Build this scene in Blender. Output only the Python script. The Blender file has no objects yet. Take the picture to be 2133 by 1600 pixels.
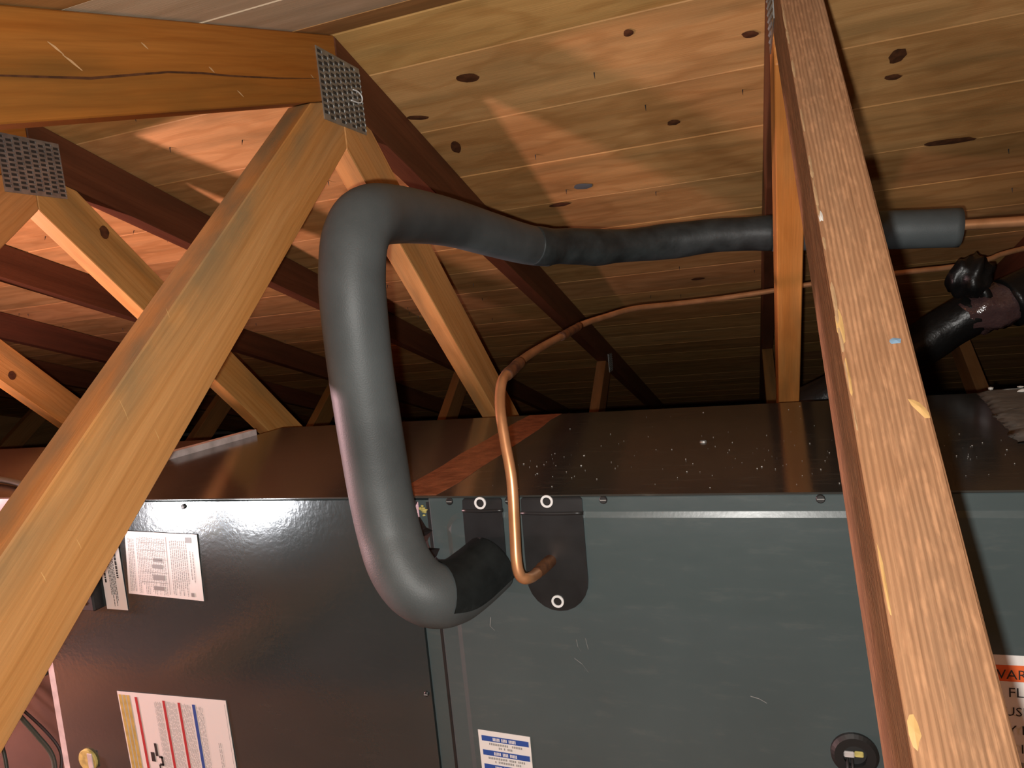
import bpy, bmesh, math, random
from mathutils import Vector, Matrix, noise
random.seed(7)
SC = bpy.context.scene
COL = SC.collection

# ------------------------------------------------------------------ camera
# world: X runs along the ridge, Y away across the ridge, Z up; ridge apex (underside of deck) is the X axis
cam_d = bpy.data.cameras.new('camera'); cam = bpy.data.objects.new('camera', cam_d); COL.objects.link(cam)
CR = Vector((0.94405, 0.31528, -0.09679)); CD = Vector((-0.06220, -0.11800, -0.99106)); CF = Vector((-0.32389, 0.94163, -0.09179))
CP = Vector((-0.07155, -0.93307, -0.43922))
cam.matrix_world = Matrix(((CR.x, -CD.x, -CF.x, CP.x), (CR.y, -CD.y, -CF.y, CP.y), (CR.z, -CD.z, -CF.z, CP.z), (0, 0, 0, 1)))
cam_d.sensor_fit = 'HORIZONTAL'; cam_d.sensor_width = 36.0; cam_d.lens = 36.0 * 1441.9 / 2133.0
cam_d.clip_start = 0.01; cam_d.clip_end = 50
SC.camera = cam

# ------------------------------------------------------------------ world, lamps, exposure
W = bpy.data.worlds.new('attic_world'); SC.world = W; W.use_nodes = True
W.node_tree.nodes['Background'].inputs[0].default_value = (1.0, 0.8, 0.65, 1)
W.node_tree.nodes['Background'].inputs[1].default_value = 0.004
SC.view_settings.view_transform = 'Standard'; SC.view_settings.look = 'None'
SC.view_settings.gamma = 1.0; SC.view_settings.use_curve_mapping = False
SC.view_settings.exposure = 0.0

def lamp(name, loc, power, color, radius, smooth=None, spec=1.0):
    d = bpy.data.lights.new(name, 'POINT'); o = bpy.data.objects.new(name, d); COL.objects.link(o)
    o.location = loc; d.energy = power; d.color = color; d.shadow_soft_size = radius; d.specular_factor = spec
    if smooth:
        d.use_nodes = True; nt = d.node_tree
        em = nt.nodes['Emission']; fo = nt.nodes.new('ShaderNodeLightFalloff')
        fo.inputs['Strength'].default_value = 1.0; fo.inputs['Smooth'].default_value = smooth
        nt.links.new(fo.outputs['Quadratic'], em.inputs['Strength'])
    return o
# phone torch beside and just below the lens
lamp('phone_flash', CP - CR * 0.0108 + CD * 0.012, 56, (1.0, 0.97, 0.92), 0.004, smooth=0.9)
# warm work lamp standing on the boards further along the attic
lamp('work_lamp', (-1.776, -0.45, -0.68), 70, (1.0, 0.61, 0.64), 0.04, spec=0.4)
# twin-head LED lamp leaning on the near side, mirrored in the glossy furnace door
for nm, loc, aim in (('led_lamp_head', (-1.116, -0.60, -0.730), (-.765, -.25, -.595)), ('led_lamp_head_2', (-0.930, -0.60, -0.718), (-.640, -.25, -.590))):
    d = bpy.data.lights.new(nm, 'SPOT'); o = bpy.data.objects.new(nm, d); COL.objects.link(o); o.location = loc
    o.rotation_euler = (Vector(aim) - Vector(loc)).to_track_quat('-Z', 'Y').to_euler()
    d.energy = 11.0; d.color = (0.93, 0.95, 1.0); d.shadow_soft_size = 0.032; d.spot_size = math.radians(38); d.spot_blend = 1.0

# ------------------------------------------------------------------ materials
def new_mat(name):
    m = bpy.data.materials.new(name); m.use_nodes = True
    nt = m.node_tree; return m, nt, nt.nodes, nt.links, nt.nodes['Principled BSDF']
def nd(N, t, **kw):
    n = N.new(t)
    for k, v in kw.items():
        if hasattr(n, k) and not isinstance(v, dict): setattr(n, k, v)
    return n
def ramp(N, stops, interp='LINEAR'):
    r = N.new('ShaderNodeValToRGB'); r.color_ramp.interpolation = interp
    e = r.color_ramp.elements
    e[0].position, e[0].color = stops[0][0], (*stops[0][1], 1)
    e[1].position, e[1].color = stops[-1][0], (*stops[-1][1], 1)
    for p, c in stops[1:-1]:
        x = e.new(p); x.color = (*c, 1)
    return r
def mix(N, L, a, b, fac, mode='MIX'):
    m = N.new('ShaderNodeMix'); m.data_type = 'RGBA'; m.blend_type = mode
    for sock, v in ((m.inputs[6], a), (m.inputs[7], b), (m.inputs[0], fac)):
        if isinstance(v, (int, float)): sock.default_value = v
        elif isinstance(v, tuple): sock.default_value = (*v, 1)
        else: L.new(v, sock)
    return m.outputs[2]
def wood(name, light, dark, dirt=(0.10, 0.085, 0.05), dirt_amt=0.25, grain=1.0, rough=0.6, rings=0.5, bump=0.15, fuzz=0.0, cord=0.0, edge=None, fibre=0.4):
    """wood with the grain along local X; obj.color tints each piece"""
    m, nt, N, L, B = new_mat(name)
    tc = N.new('ShaderNodeTexCoord'); oi = N.new('ShaderNodeObjectInfo')
    off = N.new('ShaderNodeVectorMath'); off.operation = 'MULTIPLY_ADD'
    off.inputs[1].default_value = (0, 0, 0)
    comb = N.new('ShaderNodeCombineXYZ')
    mul = N.new('ShaderNodeMath'); mul.operation = 'MULTIPLY'; mul.inputs[1].default_value = 37.0
    L.new(oi.outputs['Random'], mul.inputs[0]); L.new(mul.outputs[0], comb.inputs[0]); L.new(mul.outputs[0], comb.inputs[1])
    add = N.new('ShaderNodeVectorMath'); add.operation = 'ADD'
    L.new(tc.outputs['Object'], add.inputs[0]); L.new(comb.outputs[0], add.inputs[1])
    def mapped(sx, sy, sz):
        mp = N.new('ShaderNodeMapping'); mp.inputs['Scale'].default_value = (sx, sy, sz)
        L.new(add.outputs[0], mp.inputs['Vector']); return mp.outputs[0]
    n1 = N.new('ShaderNodeTexNoise'); n1.inputs['Scale'].default_value = 1.0; n1.inputs['Detail'].default_value = 5; n1.inputs['Distortion'].default_value = 0.6
    L.new(mapped(2.2 * grain, 34 * grain, 34 * grain), n1.inputs['Vector'])
    r1 = ramp(N, [(0.30, dark), (0.62, light)]); L.new(n1.outputs['Fac'], r1.inputs[0])
    # broad flame figure
    wv = N.new('ShaderNodeTexWave'); wv.wave_type = 'BANDS'; wv.bands_direction = 'Z'
    wv.inputs['Scale'].default_value = 9.0; wv.inputs['Distortion'].default_value = 9.0; wv.inputs['Detail'].default_value = 2.0; wv.inputs['Detail Scale'].default_value = 0.6
    L.new(mapped(0.9, 3.0, 3.0), wv.inputs['Vector'])
    r2 = ramp(N, [(0.0, (0.72, 0.62, 0.5)), (0.35, (1, 1, 1))]); L.new(wv.outputs['Fac'], r2.inputs[0])
    c = mix(N, L, r1.outputs[0], r2.outputs[0], rings, 'MULTIPLY')
    # fine fibre lines
    n2 = N.new('ShaderNodeTexNoise'); n2.inputs['Scale'].default_value = 1.0; n2.inputs['Detail'].default_value = 3
    L.new(mapped(14, 480, 480), n2.inputs['Vector'])
    r3 = ramp(N, [(0.3, (0.8, 0.75, 0.7)), (0.7, (1.12, 1.1, 1.06))]); L.new(n2.outputs['Fac'], r3.inputs[0])
    c = mix(N, L, c, r3.outputs[0], fibre, 'MULTIPLY')
    # stains and handling dirt
    n3 = N.new('ShaderNodeTexNoise'); n3.inputs['Scale'].default_value = 1.0; n3.inputs['Detail'].default_value = 4
    L.new(mapped(3.2, 20, 20), n3.inputs['Vector'])
    r4 = ramp(N, [(0.48, (0, 0, 0)), (0.72, (1, 1, 1))]); L.new(n3.outputs['Fac'], r4.inputs[0])
    dm = N.new('ShaderNodeMath'); dm.operation = 'MULTIPLY'; dm.inputs[1].default_value = dirt_amt; L.new(r4.outputs[0], dm.inputs[0])
    c = mix(N, L, c, dirt, dm.outputs[0])
    if fuzz:
        n4 = N.new('ShaderNodeTexNoise'); n4.inputs['Scale'].default_value = 1.0; n4.inputs['Detail'].default_value = 3
        L.new(mapped(75, 290, 290), n4.inputs['Vector'])
        r5 = ramp(N, [(0.50, (0, 0, 0)), (0.68, (1, 1, 1))]); L.new(n4.outputs['Fac'], r5.inputs[0])
        fm = N.new('ShaderNodeMath'); fm.operation = 'MULTIPLY'; fm.inputs[1].default_value = fuzz; L.new(r5.outputs[0], fm.inputs[0])
        c = mix(N, L, c, tuple(min(1, v * 1.5) for v in light), fm.outputs[0])
    if cord:
        w2 = N.new('ShaderNodeTexWave'); w2.wave_type = 'BANDS'; w2.bands_direction = 'Y'; w2.inputs['Scale'].default_value = 105.0; w2.inputs['Distortion'].default_value = 2.5; w2.inputs['Detail'].default_value = 2.0; w2.inputs['Detail Scale'].default_value = 0.8
        L.new(mapped(0.25, 1, 1), w2.inputs['Vector'])
        r6 = ramp(N, [(0.1, (0.74, 0.70, 0.66)), (0.8, (1.08, 1.06, 1.03))]); L.new(w2.outputs['Fac'], r6.inputs[0])
        c = mix(N, L, c, r6.outputs[0], cord, 'MULTIPLY')
    if edge:
        sx = N.new('ShaderNodeSeparateXYZ'); L.new(tc.outputs['Object'], sx.inputs[0])
        mr = N.new('ShaderNodeMapRange'); mr.inputs[1].default_value = edge[0]; mr.inputs[2].default_value = edge[1]; mr.inputs[3].default_value = 0.0; mr.inputs[4].default_value = 1.0; L.new(sx.outputs[2], mr.inputs[0])
        n5 = N.new('ShaderNodeTexNoise'); n5.inputs['Scale'].default_value = 1.0; n5.inputs['Detail'].default_value = 4; L.new(mapped(9, 20, 20), n5.inputs['Vector'])
        r7 = ramp(N, [(0.42, (0, 0, 0)), (0.62, (0.85, 0.85, 0.85))]); L.new(n5.outputs['Fac'], r7.inputs[0])
        em = N.new('ShaderNodeMath'); em.operation = 'MULTIPLY'; L.new(r7.outputs[0], em.inputs[0]); L.new(mr.outputs[0], em.inputs[1])
        c = mix(N, L, c, (0.22, 0.17, 0.085), em.outputs[0])
    c = mix(N, L, c, oi.outputs['Color'], 1.0, 'MULTIPLY')
    L.new(c, B.inputs['Base Color']); B.inputs['Roughness'].default_value = rough
    B.inputs['Specular IOR Level'].default_value = 0.3
    bp = N.new('ShaderNodeBump'); bp.inputs['Strength'].default_value = bump; bp.inputs['Distance'].default_value = 0.002
    L.new(n2.outputs['Fac'], bp.inputs['Height']); L.new(bp.outputs[0], B.inputs['Normal'])
    return m
def plain(name, col, rough=0.5, metal=0.0, spec=0.5, nscale=0, namt=0.3, col2=None, bump=0.0, bscale=200, stretch=(1, 1, 1), coat=0.0):
    m, nt, N, L, B = new_mat(name)
    B.inputs['Base Color'].default_value = (*col, 1); B.inputs['Roughness'].default_value = rough
    B.inputs['Metallic'].default_value = metal; B.inputs['Specular IOR Level'].default_value = spec
    B.inputs['Coat Weight'].default_value = coat
    tc = N.new('ShaderNodeTexCoord'); mp = N.new('ShaderNodeMapping'); mp.inputs['Scale'].default_value = stretch
    L.new(tc.outputs['Object'], mp.inputs['Vector'])
    if nscale:
        n = N.new('ShaderNodeTexNoise'); n.inputs['Scale'].default_value = nscale; n.inputs['Detail'].default_value = 5
        L.new(mp.outputs[0], n.inputs['Vector'])
        c2 = col2 or tuple(v * (1 - namt) for v in col)
        r = ramp(N, [(0.35, c2), (0.65, col)]); L.new(n.outputs['Fac'], r.inputs[0]); L.new(r.outputs[0], B.inputs['Base Color'])
    if bump:
        n = N.new('ShaderNodeTexNoise'); n.inputs['Scale'].default_value = bscale; n.inputs['Detail'].default_value = 3
        L.new(mp.outputs[0], n.inputs['Vector'])
        b = N.new('ShaderNodeBump'); b.inputs['Strength'].default_value = bump; b.inputs['Distance'].default_value = 0.002
        L.new(n.outputs['Fac'], b.inputs['Height']); L.new(b.outputs[0], B.inputs['Normal'])
    return m
M = {}
DECKKW = dict(dirt=(0.20, 0.13, 0.05), dirt_amt=0.5, grain=0.6, rough=0.65, rings=0.45)
M['deck'] = wood('deck_pine', (0.58, 0.325, 0.13), (0.47, 0.25, 0.092), **DECKKW)
M['deck_grey'] = wood('deck_weathered_grey', (0.80, 0.66, 0.48), (0.68, 0.55, 0.38), dirt=(0.3, 0.24, 0.16), dirt_amt=0.3, grain=0.6, rough=0.65, rings=0.2)
M['stud'] = wood('truss_fir', (0.55, 0.285, 0.10), (0.47, 0.215, 0.06), dirt=(0.13, 0.11, 0.055), dirt_amt=0.55, grain=0.9, rough=0.5, rings=0.3)
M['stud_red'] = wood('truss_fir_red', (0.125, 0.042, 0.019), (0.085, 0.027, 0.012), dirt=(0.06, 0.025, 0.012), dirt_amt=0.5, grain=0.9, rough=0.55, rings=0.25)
M['stud_rough'] = wood('truss_fir_rough', (0.44, 0.25, 0.13), (0.33, 0.175, 0.085), dirt=(0.26, 0.17, 0.10), dirt_amt=0.6, grain=1.2, rough=0.8, rings=0.2, bump=0.6, fuzz=0.4, cord=0.8)
M['stud_stained'] = wood('truss_fir_stained', (0.57, 0.295, 0.10), (0.49, 0.225, 0.06), dirt=(0.20, 0.15, 0.07), dirt_amt=0.45, grain=0.9, rough=0.5, rings=0.3, edge=(0.005, 0.046))
M['knot'] = plain('knot', (0.10, 0.035, 0.012), 0.6, nscale=90, namt=0.5)
M['hole'] = plain('knot_hole_felt', (0.11, 0.12, 0.125), 0.7)
M['galv'] = plain('galvanised_plate', (0.42, 0.44, 0.43), 0.42, metal=0.75, nscale=60, namt=0.35)
M['slot'] = plain('plate_slot', (0.03, 0.028, 0.024), 0.7)
M['foam'] = plain('foam_sleeve', (0.076, 0.088, 0.090), 0.52, spec=0.42, nscale=14, namt=0.3, bump=0.12, bscale=700)
M['tape'] = plain('black_tape', (0.030, 0.036, 0.036), 0.5, spec=0.35, nscale=30, col2=(0.015, 0.018, 0.018), bump=0.6, bscale=45)
M['tape_shaded'] = plain('black_tape_shaded', (0.007, 0.007, 0.007), 0.35, spec=0.35, bump=0.8, bscale=60)  # darker copy of the tape: the near web's shadow put into the colour
M['rubber'] = plain('rubber_gasket', (0.017, 0.018, 0.019), 0.36, nscale=30, namt=0.35)
M['black'] = plain('black_part', (0.012, 0.012, 0.012), 0.5)
M['copper'] = plain('copper', (0.74, 0.37, 0.18), 0.36, metal=0.62, nscale=22, col2=(0.52, 0.25, 0.11))
M['copper_old'] = plain('heat_stained_copper', (0.34, 0.16, 0.075), 0.5, metal=0.8, nscale=60, col2=(0.12, 0.06, 0.045), bump=0.4, bscale=160)
M['white'] = plain('white_ring', (0.72, 0.73, 0.72), 0.5)
M['paper'] = plain('label_paper', (0.74, 0.73, 0.70), 0.55)
M['ink'] = plain('ink_grey', (0.25, 0.25, 0.24), 0.6)
M['ink_black'] = plain('ink_black', (0.02, 0.02, 0.02), 0.6)
M['ink_red'] = plain('ink_red', (0.42, 0.025, 0.03), 0.6)
M['ink_blue'] = plain('ink_blue', (0.02, 0.07, 0.30), 0.6)
M['ink_orange'] = plain('ink_orange', (0.70, 0.22, 0.03), 0.6)
M['ink_orange_red'] = plain('ink_orange_red', (0.72, 0.13, 0.03), 0.6)
M['ink_yellow'] = plain('ink_yellow', (0.52, 0.40, 0.10), 0.6, nscale=120, namt=0.25)
M['gasket'] = plain('white_gasket', (0.62, 0.56, 0.54), 0.8, nscale=40, namt=0.3)
M['mastic'] = plain('grey_mastic', (0.42, 0.40, 0.36), 0.85, nscale=25, namt=0.3, bump=0.7, bscale=60)
M['crumb'] = plain('pale_crumb', (0.62, 0.60, 0.55), 0.9)
M['felt'] = plain('roof_felt', (0.03, 0.03, 0.03), 0.9)
M['chip'] = plain('fresh_wood_chip', (0.80, 0.50, 0.19), 0.6, nscale=60, namt=0.2)
M['scuff'] = plain('pale_scuff', (0.60, 0.36, 0.17), 0.7, nscale=80, namt=0.3)
M['worn'] = plain('worn_wood', (0.62, 0.40, 0.21), 0.8, nscale=80, namt=0.25)
M['insul'] = plain('loose_insulation', (0.10, 0.085, 0.07), 0.95, nscale=18, namt=0.5, bump=1.0, bscale=30)
M['plenum'] = plain('plenum_sheet', (0.095, 0.060, 0.048), 0.25, metal=0.25, nscale=8, namt=0.3)  # galvanised metal; brown of the reflected wood put into the base colour
M['redtape'] = plain('brown_packing_tape', (0.34, 0.115, 0.055), 0.38, nscale=45, col2=(0.20, 0.06, 0.03), bump=0.5, bscale=90)
M['fibre'] = plain('yellow_fibreglass', (0.62, 0.52, 0.16), 0.9, nscale=90, namt=0.4)
M['plastic'] = plain('clear_wrap', (0.075, 0.042, 0.042), 0.14, spec=1.0, bump=1.0, bscale=130)
M['wire_green'] = plain('dark_cable', (0.03, 0.045, 0.035), 0.35)
M['bluechalk'] = plain('blue_mark', (0.22, 0.36, 0.50), 0.8)
M['whitechalk'] = plain('white_mark', (0.80, 0.78, 0.72), 0.8)
def steel_paint(name, col, rough, peel, dust, peel_scale=260):
    m, nt, N, L, B = new_mat(name)
    tc = N.new('ShaderNodeTexCoord')
    n = N.new('ShaderNodeTexNoise'); n.inputs['Scale'].default_value = 7; n.inputs['Detail'].default_value = 4; L.new(tc.outputs['Object'], n.inputs['Vector'])
    r = ramp(N, [(0.3, tuple(v * 0.85 for v in col)), (0.7, col)]); L.new(n.outputs['Fac'], r.inputs[0])
    mp = N.new('ShaderNodeMapping'); mp.inputs['Scale'].default_value = (5, 22, 22); L.new(tc.outputs['Object'], mp.inputs['Vector'])
    n2 = N.new('ShaderNodeTexNoise'); n2.inputs['Scale'].default_value = 4; n2.inputs['Detail'].default_value = 7; n2.inputs['Roughness'].default_value = 0.7; L.new(mp.outputs[0], n2.inputs['Vector'])
    r2 = ramp(N, [(0.55, (0, 0, 0)), (0.80, (dust, dust, dust))]); L.new(n2.outputs['Fac'], r2.inputs[0])
    c = mix(N, L, r.outputs[0], (0.25, 0.23, 0.19), r2.outputs[0]); L.new(c, B.inputs['Base Color'])
    rr = ramp(N, [(0.3, (rough * 0.85,) * 3), (0.7, (rough * 1.15,) * 3)]); L.new(n2.outputs['Fac'], rr.inputs[0]); L.new(rr.outputs[0], B.inputs['Roughness'])
    B.inputs['Specular IOR Level'].default_value = 0.5
    v = N.new('ShaderNodeTexNoise'); v.inputs['Scale'].default_value = peel_scale; v.inputs['Detail'].default_value = 2.0; L.new(tc.outputs['Object'], v.inputs['Vector'])
    b = N.new('ShaderNodeBump'); b.inputs['Strength'].default_value = peel; b.inputs['Distance'].default_value = 0.0012
    L.new(v.outputs['Fac'], b.inputs['Height']); L.new(b.outputs[0], B.inputs['Normal']); L.new(b.outputs[0], B.inputs['Coat Normal'])
    return m
M['paint'] = steel_paint('grey_cabinet_paint', (0.066, 0.088, 0.090), 0.34, 0.05, 0.12)
M['paint_peel'] = steel_paint('shaded_grey_paint_orange_peel', (0.030, 0.038, 0.038), 0.14, 0.13, 0.03, 190)  # same paint as the cabinet, darkened: the door's shade is in the colour
M['paint_peel'].node_tree.nodes['Principled BSDF'].inputs['Coat Weight'].default_value = 0.8
M['paint_peel'].node_tree.nodes['Principled BSDF'].inputs['Coat Roughness'].default_value = 0.16
M['paint_top'] = steel_paint('grey_cabinet_lid', (0.042, 0.042, 0.038), 0.13, 0.03, 0.30)

# ------------------------------------------------------------------ builders
LOC = {}
def root(name, loc, label, cat, group=None, kind=None):
    o = bpy.data.objects.new(name, None); COL.objects.link(o); o.location = loc; o.empty_display_size = 0.05
    LOC[o] = Vector(loc)
    if label: o['label'] = label
    if cat: o['category'] = cat
    if group: o['group'] = group
    if kind: o['kind'] = kind
    return o
WORLD = {}
def link(name, me, mat, parent=None, mw=None, smooth=False, label=None, cat=None, kind=None, color=None, group=None):
    o = bpy.data.objects.new(name, me); COL.objects.link(o)
    mw = mw or Matrix.Identity(4)
    if parent is not None:
        pm = WORLD.get(parent) or Matrix.Translation(LOC.get(parent, Vector((0, 0, 0))))
        o.parent = parent; o.matrix_local = pm.inverted() @ mw
    else: o.matrix_world = mw
    WORLD[o] = mw.copy()
    if mat is not None and len(me.materials) == 0:
        for m in (mat if isinstance(mat, (list, tuple)) else [mat]): me.materials.append(M[m])
    if smooth:
        for p in me.polygons: p.use_smooth = True
    if label: o['label'] = label
    if cat: o['category'] = cat
    if kind: o['kind'] = kind
    if group: o['group'] = group
    if color: o.color = (*color, 1)
    return o
def bm_mesh(name, bm):
    bmesh.ops.recalc_face_normals(bm, faces=bm.faces)
    me = bpy.data.meshes.new(name); bm.to_mesh(me); bm.free(); return me
def prism_mesh(name, poly, t, bevel=0.0):
    """poly in local (x,z), extruded along local y by +-t/2"""
    bm = bmesh.new()
    a = [bm.verts.new((x, -t / 2, z)) for x, z in poly]; b = [bm.verts.new((x, t / 2, z)) for x, z in poly]
    bm.faces.new(a); bm.faces.new(b[::-1]); n = len(poly)
    for i in range(n): bm.faces.new((a[i], a[(i + 1) % n], b[(i + 1) % n], b[i]))
    if bevel: bmesh.ops.bevel(bm, geom=bm.edges[:], offset=bevel, segments=1, affect='EDGES')
    return bm_mesh(name, bm)
def box_mesh(name, sx, sy, sz, bevel=0.0, seg=1):
    bm = bmesh.new(); bmesh.ops.create_cube(bm, size=1.0)
    bmesh.ops.scale(bm, vec=(sx, sy, sz), verts=bm.verts)
    if bevel: bmesh.ops.bevel(bm, geom=bm.edges[:], offset=bevel, segments=seg, affect='EDGES')
    return bm_mesh(name, bm)
def box(name, lo, hi, mat, parent=None, bevel=0.0, seg=1, **kw):
    lo, hi = Vector(lo), Vector(hi); s = hi - lo
    return link(name, box_mesh(name, *s, bevel, seg), mat, parent, Matrix.Translation((lo + hi) / 2), **kw)
def clip(poly, nx, nz, d):
    """keep nx*x+nz*z<=d"""
    out = []; n = len(poly)
    for i in range(n):
        p, q = poly[i], poly[(i + 1) % n]; a = nx * p[0] + nz * p[1] - d; b = nx * q[0] + nz * q[1] - d
        if a <= 0: out.append(p)
        if (a < 0 < b) or (b < 0 < a):
            t = a / (a - b); out.append((p[0] + (q[0] - p[0]) * t, p[1] + (q[1] - p[1]) * t))
    return out
def truss_piece(name, poly_yz, xc, direction, mat, parent, t=0.038, color=(1, 1, 1)):
    """a flat timber in the truss plane; direction (y,z) is its grain"""
    d = Vector((0, direction[0], direction[1])).normalized(); up = Vector((1, 0, 0)).cross(d)  # local z in plane
    cy = sum(p[0] for p in poly_yz) / len(poly_yz); cz = sum(p[1] for p in poly_yz) / len(poly_yz)
    c = Vector((xc, cy, cz)); xa = d; ya = Vector((1, 0, 0)); za = xa.cross(ya)
    loc = [((Vector((xc, y, z)) - c).dot(xa), (Vector((xc, y, z)) - c).dot(za)) for y, z in poly_yz]
    mw = Matrix(((xa.x, ya.x, za.x, c.x), (xa.y, ya.y, za.y, c.y), (xa.z, ya.z, za.z, c.z), (0, 0, 0, 1)))
    return link(name, prism_mesh(name, loc, t, 0.0014), mat, parent, mw, color=color)
def smooth_path(pts, sub=6):
    P = [Vector(p) for p in pts]; out = []
    for i in range(len(P) - 1):
        p0 = P[max(i - 1, 0)]; p1 = P[i]; p2 = P[i + 1]; p3 = P[min(i + 2, len(P) - 1)]
        for k in range(sub):
            t = k / sub
            out.append(0.5 * ((2 * p1) + (p2 - p0) * t + (2 * p0 - 5 * p1 + 4 * p2 - p3) * t * t + (3 * p1 - p0 - 3 * p2 + p3) * t ** 3))
    out.append(P[-1]); return out
def tube_mesh(name, pts, rad, seg=20, sub=6, wob=0.0, wfreq=20.0, caps=True):
    path = smooth_path(pts, sub) if sub > 1 else [Vector(p) for p in pts]
    n = len(path); rf = rad if callable(rad) else (lambda t: rad)
    bm = bmesh.new(); rings = []
    T = (path[1] - path[0]).normalized(); U = T.orthogonal().normalized()
    for i, p in enumerate(path):
        t2 = (path[min(i + 1, n - 1)] - path[max(i - 1, 0)]).normalized()
        q = T.rotation_difference(t2); U = (q @ U).normalized(); T = t2; V = T.cross(U)
        r = rf(i / (n - 1)); ring = []
        for k in range(seg):
            a = 2 * math.pi * k / seg; d = U * math.cos(a) + V * math.sin(a)
            rr = r
            if wob: rr *= 1 + wob * noise.noise((p + d * r) * wfreq)
            ring.append(bm.verts.new(p + d * rr))
        rings.append(ring)
    for a, b in zip(rings, rings[1:]):
        for k in range(seg): bm.faces.new((a[k], a[(k + 1) % seg], b[(k + 1) % seg], b[k]))
    if caps: bm.faces.new(rings[0][::-1]); bm.faces.new(rings[-1])
    return bm_mesh(name, bm)
def tube(name, pts, rad, mat, parent=None, **kw):
    gk = {k: kw.pop(k) for k in ('seg', 'sub', 'wob', 'wfreq', 'caps') if k in kw}
    me = tube_mesh(name, pts, rad, **gk)
    c = Vector(pts[0]) if parent is None else None
    if c is not None:
        me.transform(Matrix.Translation(-c)); o = link(name, me, mat, None, Matrix.Translation(c), smooth=True, **kw)
    else: o = link(name, me, mat, parent, smooth=True, **kw)
    return o
def cyl_y(name, x, y0, y1, z, r, mat, parent, seg=20, hole=0.0, bevel=0.0):
    """disc or ring with its axis along Y (front faces of the cabinets)"""
    bm = bmesh.new(); ro = []; ri = []
    prof = [(r, y1), (r, y0 + bevel), (r - bevel, y0)] if bevel else [(r, y1), (r, y0)]
    prof += [(hole, y0), (hole, y1)] if hole else []
    rings = [[bm.verts.new((pr * math.cos(2 * math.pi * k / seg), py, pr * math.sin(2 * math.pi * k / seg))) for k in range(seg)] for pr, py in prof]
    for a, b in zip(rings, rings[1:]):
        for k in range(seg): bm.faces.new((a[k], a[(k + 1) % seg], b[(k + 1) % seg], b[k]))
    if hole:
        a, b = rings[-1], rings[0]
        for k in range(seg): bm.faces.new((a[k], a[(k + 1) % seg], b[(k + 1) % seg], b[k]))
    else: bm.faces.new(rings[-1]); bm.faces.new(rings[0][::-1])
    return link(name, bm_mesh(name, bm), mat, parent, Matrix.Translation((x, 0, z)), smooth=False)
def lumps(name, spots, mat, parent=None, **kw):
    """small irregular pebbles in one mesh: spots = (x,y,z,size)"""
    bm = bmesh.new()
    for x, y, z, s in spots:
        r = bmesh.ops.create_icosphere(bm, subdivisions=1, radius=s)
        k = Vector((random.uniform(.7, 1.6), random.uniform(.7, 1.3), random.uniform(.4, .8)))
        for v in r['verts']: v.co = Vector((v.co.x * k.x, v.co.y * k.y, v.co.z * k.z)) * random.uniform(.8, 1.2) + Vector((x, y, z))
    return link(name, bm_mesh(name, bm), mat, parent, **kw)

# ------------------------------------------------------------------ roof geometry
PIT = 0.2966; CS = math.sqrt(1 + PIT * PIT); SP = 0.6336; T = 0.038; H = 0.089
SLOPE = math.atan(PIT); HALF = 3.95; FLOORZ = -1.19
XL, XR = -5.2, 3.0

# ------------------------------------------------------------------ setting: roof deck of single boards, floor, gables
def deck(name, sgn, edges, tints):
    # felt slab above the boards, one sheet per slope
    L_ = HALF * CS + 0.1
    c = Vector(((XL + XR) / 2, sgn * L_ / 2 / CS, -PIT * L_ / 2 / CS)) + Vector((0, sgn * PIT, 1)).normalized() * 0.0265
    rotx = Matrix.Rotation(-sgn * SLOPE, 4, 'X')
    fm = Matrix.Translation(c) @ rotx
    felt = link(name, box_mesh(name, XR - XL + 0.2, L_, 0.012), 'felt', None, fm, kind='structure')
    meshes = {}
    for i in range(len(edges) - 1):
        a, b = edges[i] * CS, edges[i + 1] * CS; w = b - a - 0.0012
        joints = [XL] + sorted(random.sample([-4.435 + SP * k for k in range(1, 11) if k not in (5, 6)], 1 + (i % 2))) + [XR]
        if i in (0, 1, 2, 3): joints = [XL, -2.534, XR]
        for x0, x1 in zip(joints, joints[1:]):
            key = (round(w, 4), round(x1 - x0, 3))
            if key not in meshes:
                bm = bmesh.new(); l = x1 - x0 - 0.001; t = 0.019; ch = 0.0014; n = 4
                prof = [(-w / 2, t), (w / 2, t), (w / 2, ch), (w / 2 - ch, 0), (-w / 2 + ch, 0), (-w / 2, ch)]
                r0 = [bm.verts.new((-l / 2, y, z)) for y, z in prof]; r1 = [bm.verts.new((l / 2, y, z)) for y, z in prof]
                bm.faces.new(r0[::-1]); bm.faces.new(r1)
                for k in range(6): bm.faces.new((r0[k], r0[(k + 1) % 6], r1[(k + 1) % 6], r1[k]))
                meshes[key] = bm_mesh('plank', bm)
            s = (a + b) / 2; jit = random.uniform(0.0, 0.0012)
            c = Vector(((x0 + x1) / 2, sgn * s / CS, -PIT * s / CS)) + Vector((0, sgn * PIT, 1)).normalized() * (0.0006 + jit)
            tint = tints(i)
            me_ = meshes[key]
            if sgn == -1 and i in (1, 2): me_ = me_.copy()
            o = link('plank', me_, 'deck_grey' if sgn == -1 and i in (1, 2) else 'deck', felt, Matrix.Translation(c) @ rotx, color=tint)
            PLANKS.append((sgn, edges[i], edges[i + 1], x0, x1, o))
    return felt
PLANKS = []
far_edges = [0.0005, 0.099] + [0.099 + 0.1757 * k for k in range(1, 22)]
near_edges = [0.0005, 0.095] + [0.095 + 0.1757 * k for k in range(1, 22)]
def far_tint(i):
    v = [1.02, 1.0, 0.98, 1.05, 0.93, 1.03, 0.90, 0.97][i % 8] * random.uniform(0.88, 1.08)
    return (v, v * random.uniform(0.94, 1.04), v * random.uniform(0.85, 1.08))
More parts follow.
